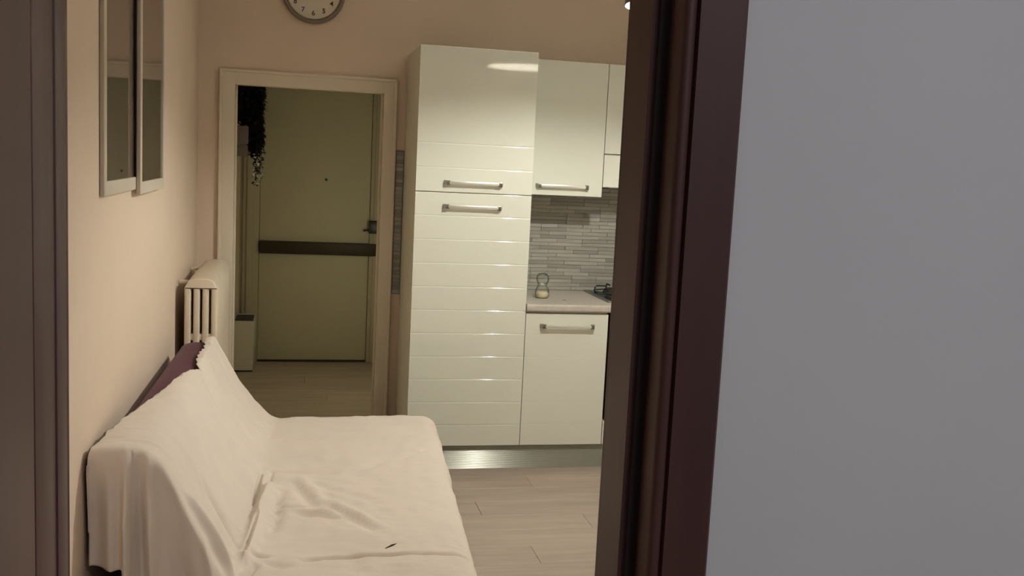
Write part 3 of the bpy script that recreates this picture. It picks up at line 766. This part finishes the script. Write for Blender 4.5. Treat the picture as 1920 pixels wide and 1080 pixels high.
DROP_R = 0.030
sheet_rows = []
ys = [Y1 + 0.012 - (Y1 + 0.012 - Y0) * k / (NV - 1) for k in range(NV)]
i_top = 3 * KS                  # search hem between here and the seat
def section_sheet(y, hx, drop_front=0.30):
    P = sec_at(y)
    # first index past the hem, on the top of the back
    i0 = 2.0 * KS
    for i in range(int(1.5 * KS), 8 * KS):
        if P[i].x <= hx <= P[i + 1].x:
            i0 = i + (hx - P[i].x) / max(P[i + 1].x - P[i].x, 1e-6); break
    out = []
    iE = NQ - 1
    for k in range(NU):
        # denser where the back meets the seat
        f = i0 + (iE - i0) * k / (NU - 1)
        i = min(int(f), NQ - 2); t = f - i
        p = lerp(P[i], P[i + 1], t); tg = (P[i + 1] - P[i]).normalized()
        nrm = Vector((-tg.y, tg.x))
        out.append((p, nrm))
    return out
rows = []
for y in ys:
    zig = 0.006 * (abs(((y * 14) % 1) - 0.5) * 2 - 0.5) * (1 if y > 3.55 else 0.7)
    sec_ = section_sheet(y, hem_x(y) + zig + 0.004 * npos(0, y, 9))
    row = []
    for k, (p, nrm) in enumerate(sec_):
        h = 0.020
        x = p.x
        if p.y > 0.3:
            h += 2.2 * fold_h(x, y) + 0.0065 * npos(x, y, 5, 1.3) + 0.0045 * npos(x * 1.4, y, 13, 5.1) + 0.0016 * npos(x, y * 0.7, 34, 8.1)
            h = max(h, -0.008 + 0.25 * min(h + 0.008, 0))
            if k < 6: h = lerp(0.004, h, k / 6)
        else:
            h += 0.012 * math.sin(y * 17 + 2 * npos(0, y, 3)) * min(1, (0.32 - p.y) / 0.15)
        if p.y > 0.3 and k >= 6:
            rg = max(0.0, 1 - abs(npos(x + 0.5 * y, y * 0.55 - 0.3 * x, 6.5, 4.4)) * 5)
            h += 0.0045 * rg * rg * math.exp(-((x - 0.05) / 0.30) ** 2 - ((y - 3.2) / 0.45) ** 2)
            rg = max(0.0, 1 - abs(npos(x * 1.3 - 0.6 * y, y, 5.0, 9.4)) * 6)
            h += 0.0030 * rg * rg * (1 if x < -0.12 else 0.35)
        if y > Y1 - 0.05: h -= 0.010 * ((y - (Y1 - 0.05)) / 0.062) ** 2
        row.append(Vector((max(p.x + nrm.x * h, XL + 0.004), y, p.y + nrm.y * h)))
    rows.append(row)
# near end: round over the edge and hang down
edge = rows[-1]
ND = 46
def drop_len(x, z):
    lo = 0.500 if x < -0.392 else (0.500 - 0.02 * (x + 0.392) / 0.022 if x < -0.385 else 0.10)
    if x < -0.385: lo = 0.516 - 0.004 * math.sin((x + 0.5) * 30) - (0.016 if x > -0.405 else 0)
    return max(z - lo, 0.03)
drow = [[] for _ in range(ND)]
for k, e in enumerate(edge):
    L = drop_len(e.x, e.z)
    for j in range(ND):
        s = (j + 1) / ND * L
        arc = DROP_R * PI / 2
        if s < arc:
            a = s / DROP_R; dy, dz = DROP_R * math.sin(a), DROP_R * (1 - math.cos(a))
        else:
            dy, dz = DROP_R, DROP_R + (s - arc)
        g = min(1, s / 0.22)
        x = e.x
        fo = 0.0
        for fx, fw_, fh, sl in ((-0.400, 0.010, 0.030, 0.02), (-0.372, 0.012, -0.014, 0.05), (-0.350, 0.011, 0.020, 0.10), (-0.29, 0.035, -0.022, 0.30), (-0.48, 0.030, -0.018, 0.0), (-0.445, 0.016, 0.010, 0.05), (-0.20, 0.018, 0.030, 0.40), (-0.15, 0.03, -0.014, 0.3), (0.05, 0.05, 0.02, 0), (0.25, 0.05, 0.02, 0), (0.42, 0.05, 0.02, 0)):
            fo += fh * math.exp(-((x - fx - sl * s * 0.5) / fw_) ** 2)
        dy += g * (1.7 * fo + 0.012 * s) + 0.006 * npos(x, s, 9, 2.2)
        drow[j].append(Vector((x, Y0 - dy, e.z - dz)))
rows += drow
sh = MB(); sh.grid(rows)
sheet = sh.build('throw_sheet', M_sheet, None, angle=180, origin=(0.0, 3.5, 0.44))
so = sheet.modifiers.new('thickness', 'SOLIDIFY'); so.thickness = 0.003; so.offset = -1
tag(sheet, 'white cotton sheet with scalloped hem draped over the sofa', 'sheet')
ln = MB().tube([(0.290, 2.905, 0.4505), (0.312, 2.924, 0.4520), (0.335, 2.945, 0.4505)], [0.002, 0.004, 0.001], 6).build('lint', M_bar, None, origin=(0.312, 2.924, 0.45))
tag(ln, 'small dark scrap of lint lying on the white sheet', 'lint')

# ------------------------------------------------------------------ hall: bin, wall box, trailing plant
bn = thing('waste_bin', 'pale box bin with dark open top beside the entry door', 'bin', (-0.335, 7.67, 0))
bx0, bx1, by0, by1, bh = -0.412, -0.258, 7.49, 7.85, 0.378
m = MB(); v = []
t_ = 0.012
for s_, z_ in ((0.010, 0.012), (0.0, bh)):
    v.append([m.bm.verts.new(p) for p in ((bx0 + s_, by0 + s_, z_), (bx1 - s_, by0 + s_, z_), (bx1 - s_, by1 - s_, z_), (bx0 + s_, by1 - s_, z_))])
for s_, z_ in ((t_, bh), (t_ + 0.012, 0.05)):
    v.append([m.bm.verts.new(p) for p in ((bx0 + s_, by0 + s_, z_), (bx1 - s_, by0 + s_, z_), (bx1 - s_, by1 - s_, z_), (bx0 + s_, by1 - s_, z_))])
for a, b in zip(v, v[1:]):
    for k in range(4): m.bm.faces.new((a[k], a[(k + 1) % 4], b[(k + 1) % 4], b[k]))
m.bm.faces.new(v[0]); m.bm.faces.new(v[-1])
m.build('body', M_plastic, bn)
MB().box(bx0 + 0.016, bx1 - 0.016, by0 + 0.016, by1 - 0.016, 0.30, bh - 0.006, bev=0.004).build('dark_inside', M_black, bn)  # solid black block painting the shaded inside of the open bin
MB().box(bx0 + 0.012, bx1 - 0.012, by0 + 0.012, by1 - 0.012, 0.0, 0.013).build('foot', M_black, bn)

ib = thing('wall_box', 'mauve grey box on the hall wall half behind the trailing plant', 'box', (-0.42, 7.32, 1.68))
MB().box(-0.4195, -0.315, 7.28, 7.40, 1.650, 1.775, bev=0.006).build('body', M_mauve, ib)
MB().box(-0.4195, -0.318, 7.285, 7.40, 1.565, 1.645, bev=0.005).build('lower_flap', M_mauve, ib)

pt = thing('trailing_plant', 'dark trailing plant with pale blossoms hanging left in the hall', 'plant', (-0.33, 7.42, 2.25))
rp = random.Random(11)
MB().box(-0.4195, -0.20, 7.33, 7.50, 2.215, 2.235, bev=0.003).build('shelf', M_bar, pt)
MB().lathe([(0, 0), (0.055, 0), (0.075, 0.10), (0.078, 0.10), (0.066, 0.09), (0, 0.085)], (-0.30, 7.42, 2.2355), 20).build('pot', M_mauve, pt)
stm = MB()
strands = []
for i in range(44):
    u = rp.random(); x0 = -0.405 + 0.172 * rp.random(); y0 = 7.34 + 0.10 * rp.random()
    bottom = (1.79 if x0 < -0.31 else 1.56) + rp.uniform(0, 0.10)
    if i < 6: x0 = -0.285 + 0.07 * rp.random(); bottom = 1.33 + 0.12 * rp.random()
    pts = []; x, y, zz = x0, y0, 2.25
    while zz > bottom:
        pts.append((x, y, zz)); zz -= 0.05; x += rp.uniform(-0.006, 0.006); y += rp.uniform(-0.006, 0.006)
        x = min(max(x, -0.41), -0.232)
    if len(pts) > 1: strands.append(pts); stm.tube(pts, 0.0022, 5)
stm.build('stems', M_stem, pt)
lf = MB()
def leaf_at(m, p, sz):
    a = rp.uniform(0, 2 * PI); tl = rp.uniform(-1.2, 0.3)
    D = Vector((math.cos(a) * math.cos(tl), math.sin(a) * math.cos(tl), math.sin(tl))); Sd = D.cross(Vector((0, 0, 1))).normalized(); N = Sd.cross(D)
    P = Vector(p)
    q = [P, P + D * sz * 0.4 + Sd * sz * 0.34 + N * sz * 0.06, P + D * sz, P + D * sz * 0.4 - Sd * sz * 0.34 + N * sz * 0.06]
    vs = [m.bm.verts.new((min(max(c.x, -0.418), -0.15), c.y, c.z)) for c in q]; mid = m.bm.verts.new(P + D * sz * 0.45)
    for k in range(4): m.bm.faces.new((vs[k], vs[(k + 1) % 4], mid))
bl = MB()
for pts in strands:
    for p in pts:
        z_ = p[2]
        for _ in range(10 if z_ > 1.62 else (4 if z_ > 1.52 else 2)): leaf_at(lf, (p[0] + rp.uniform(-0.012, 0.012), p[1] + rp.uniform(-0.012, 0.012), z_ + rp.uniform(-0.03, 0.03)), rp.uniform(0.028, 0.055))
        if z_ < 1.58:
            if True:
                for _ in range(3): leaf_at(bl, (p[0] + rp.uniform(-0.025, 0.025), p[1] - 0.05, z_ + rp.uniform(-0.03, 0.03)), rp.uniform(0.022, 0.036))
lo = lf.build('foliage', M_leaf, pt, smooth=False); lo['kind'] = 'stuff'
lo = bl.build('blossoms', M_bloom, pt, smooth=False); lo['kind'] = 'stuff'
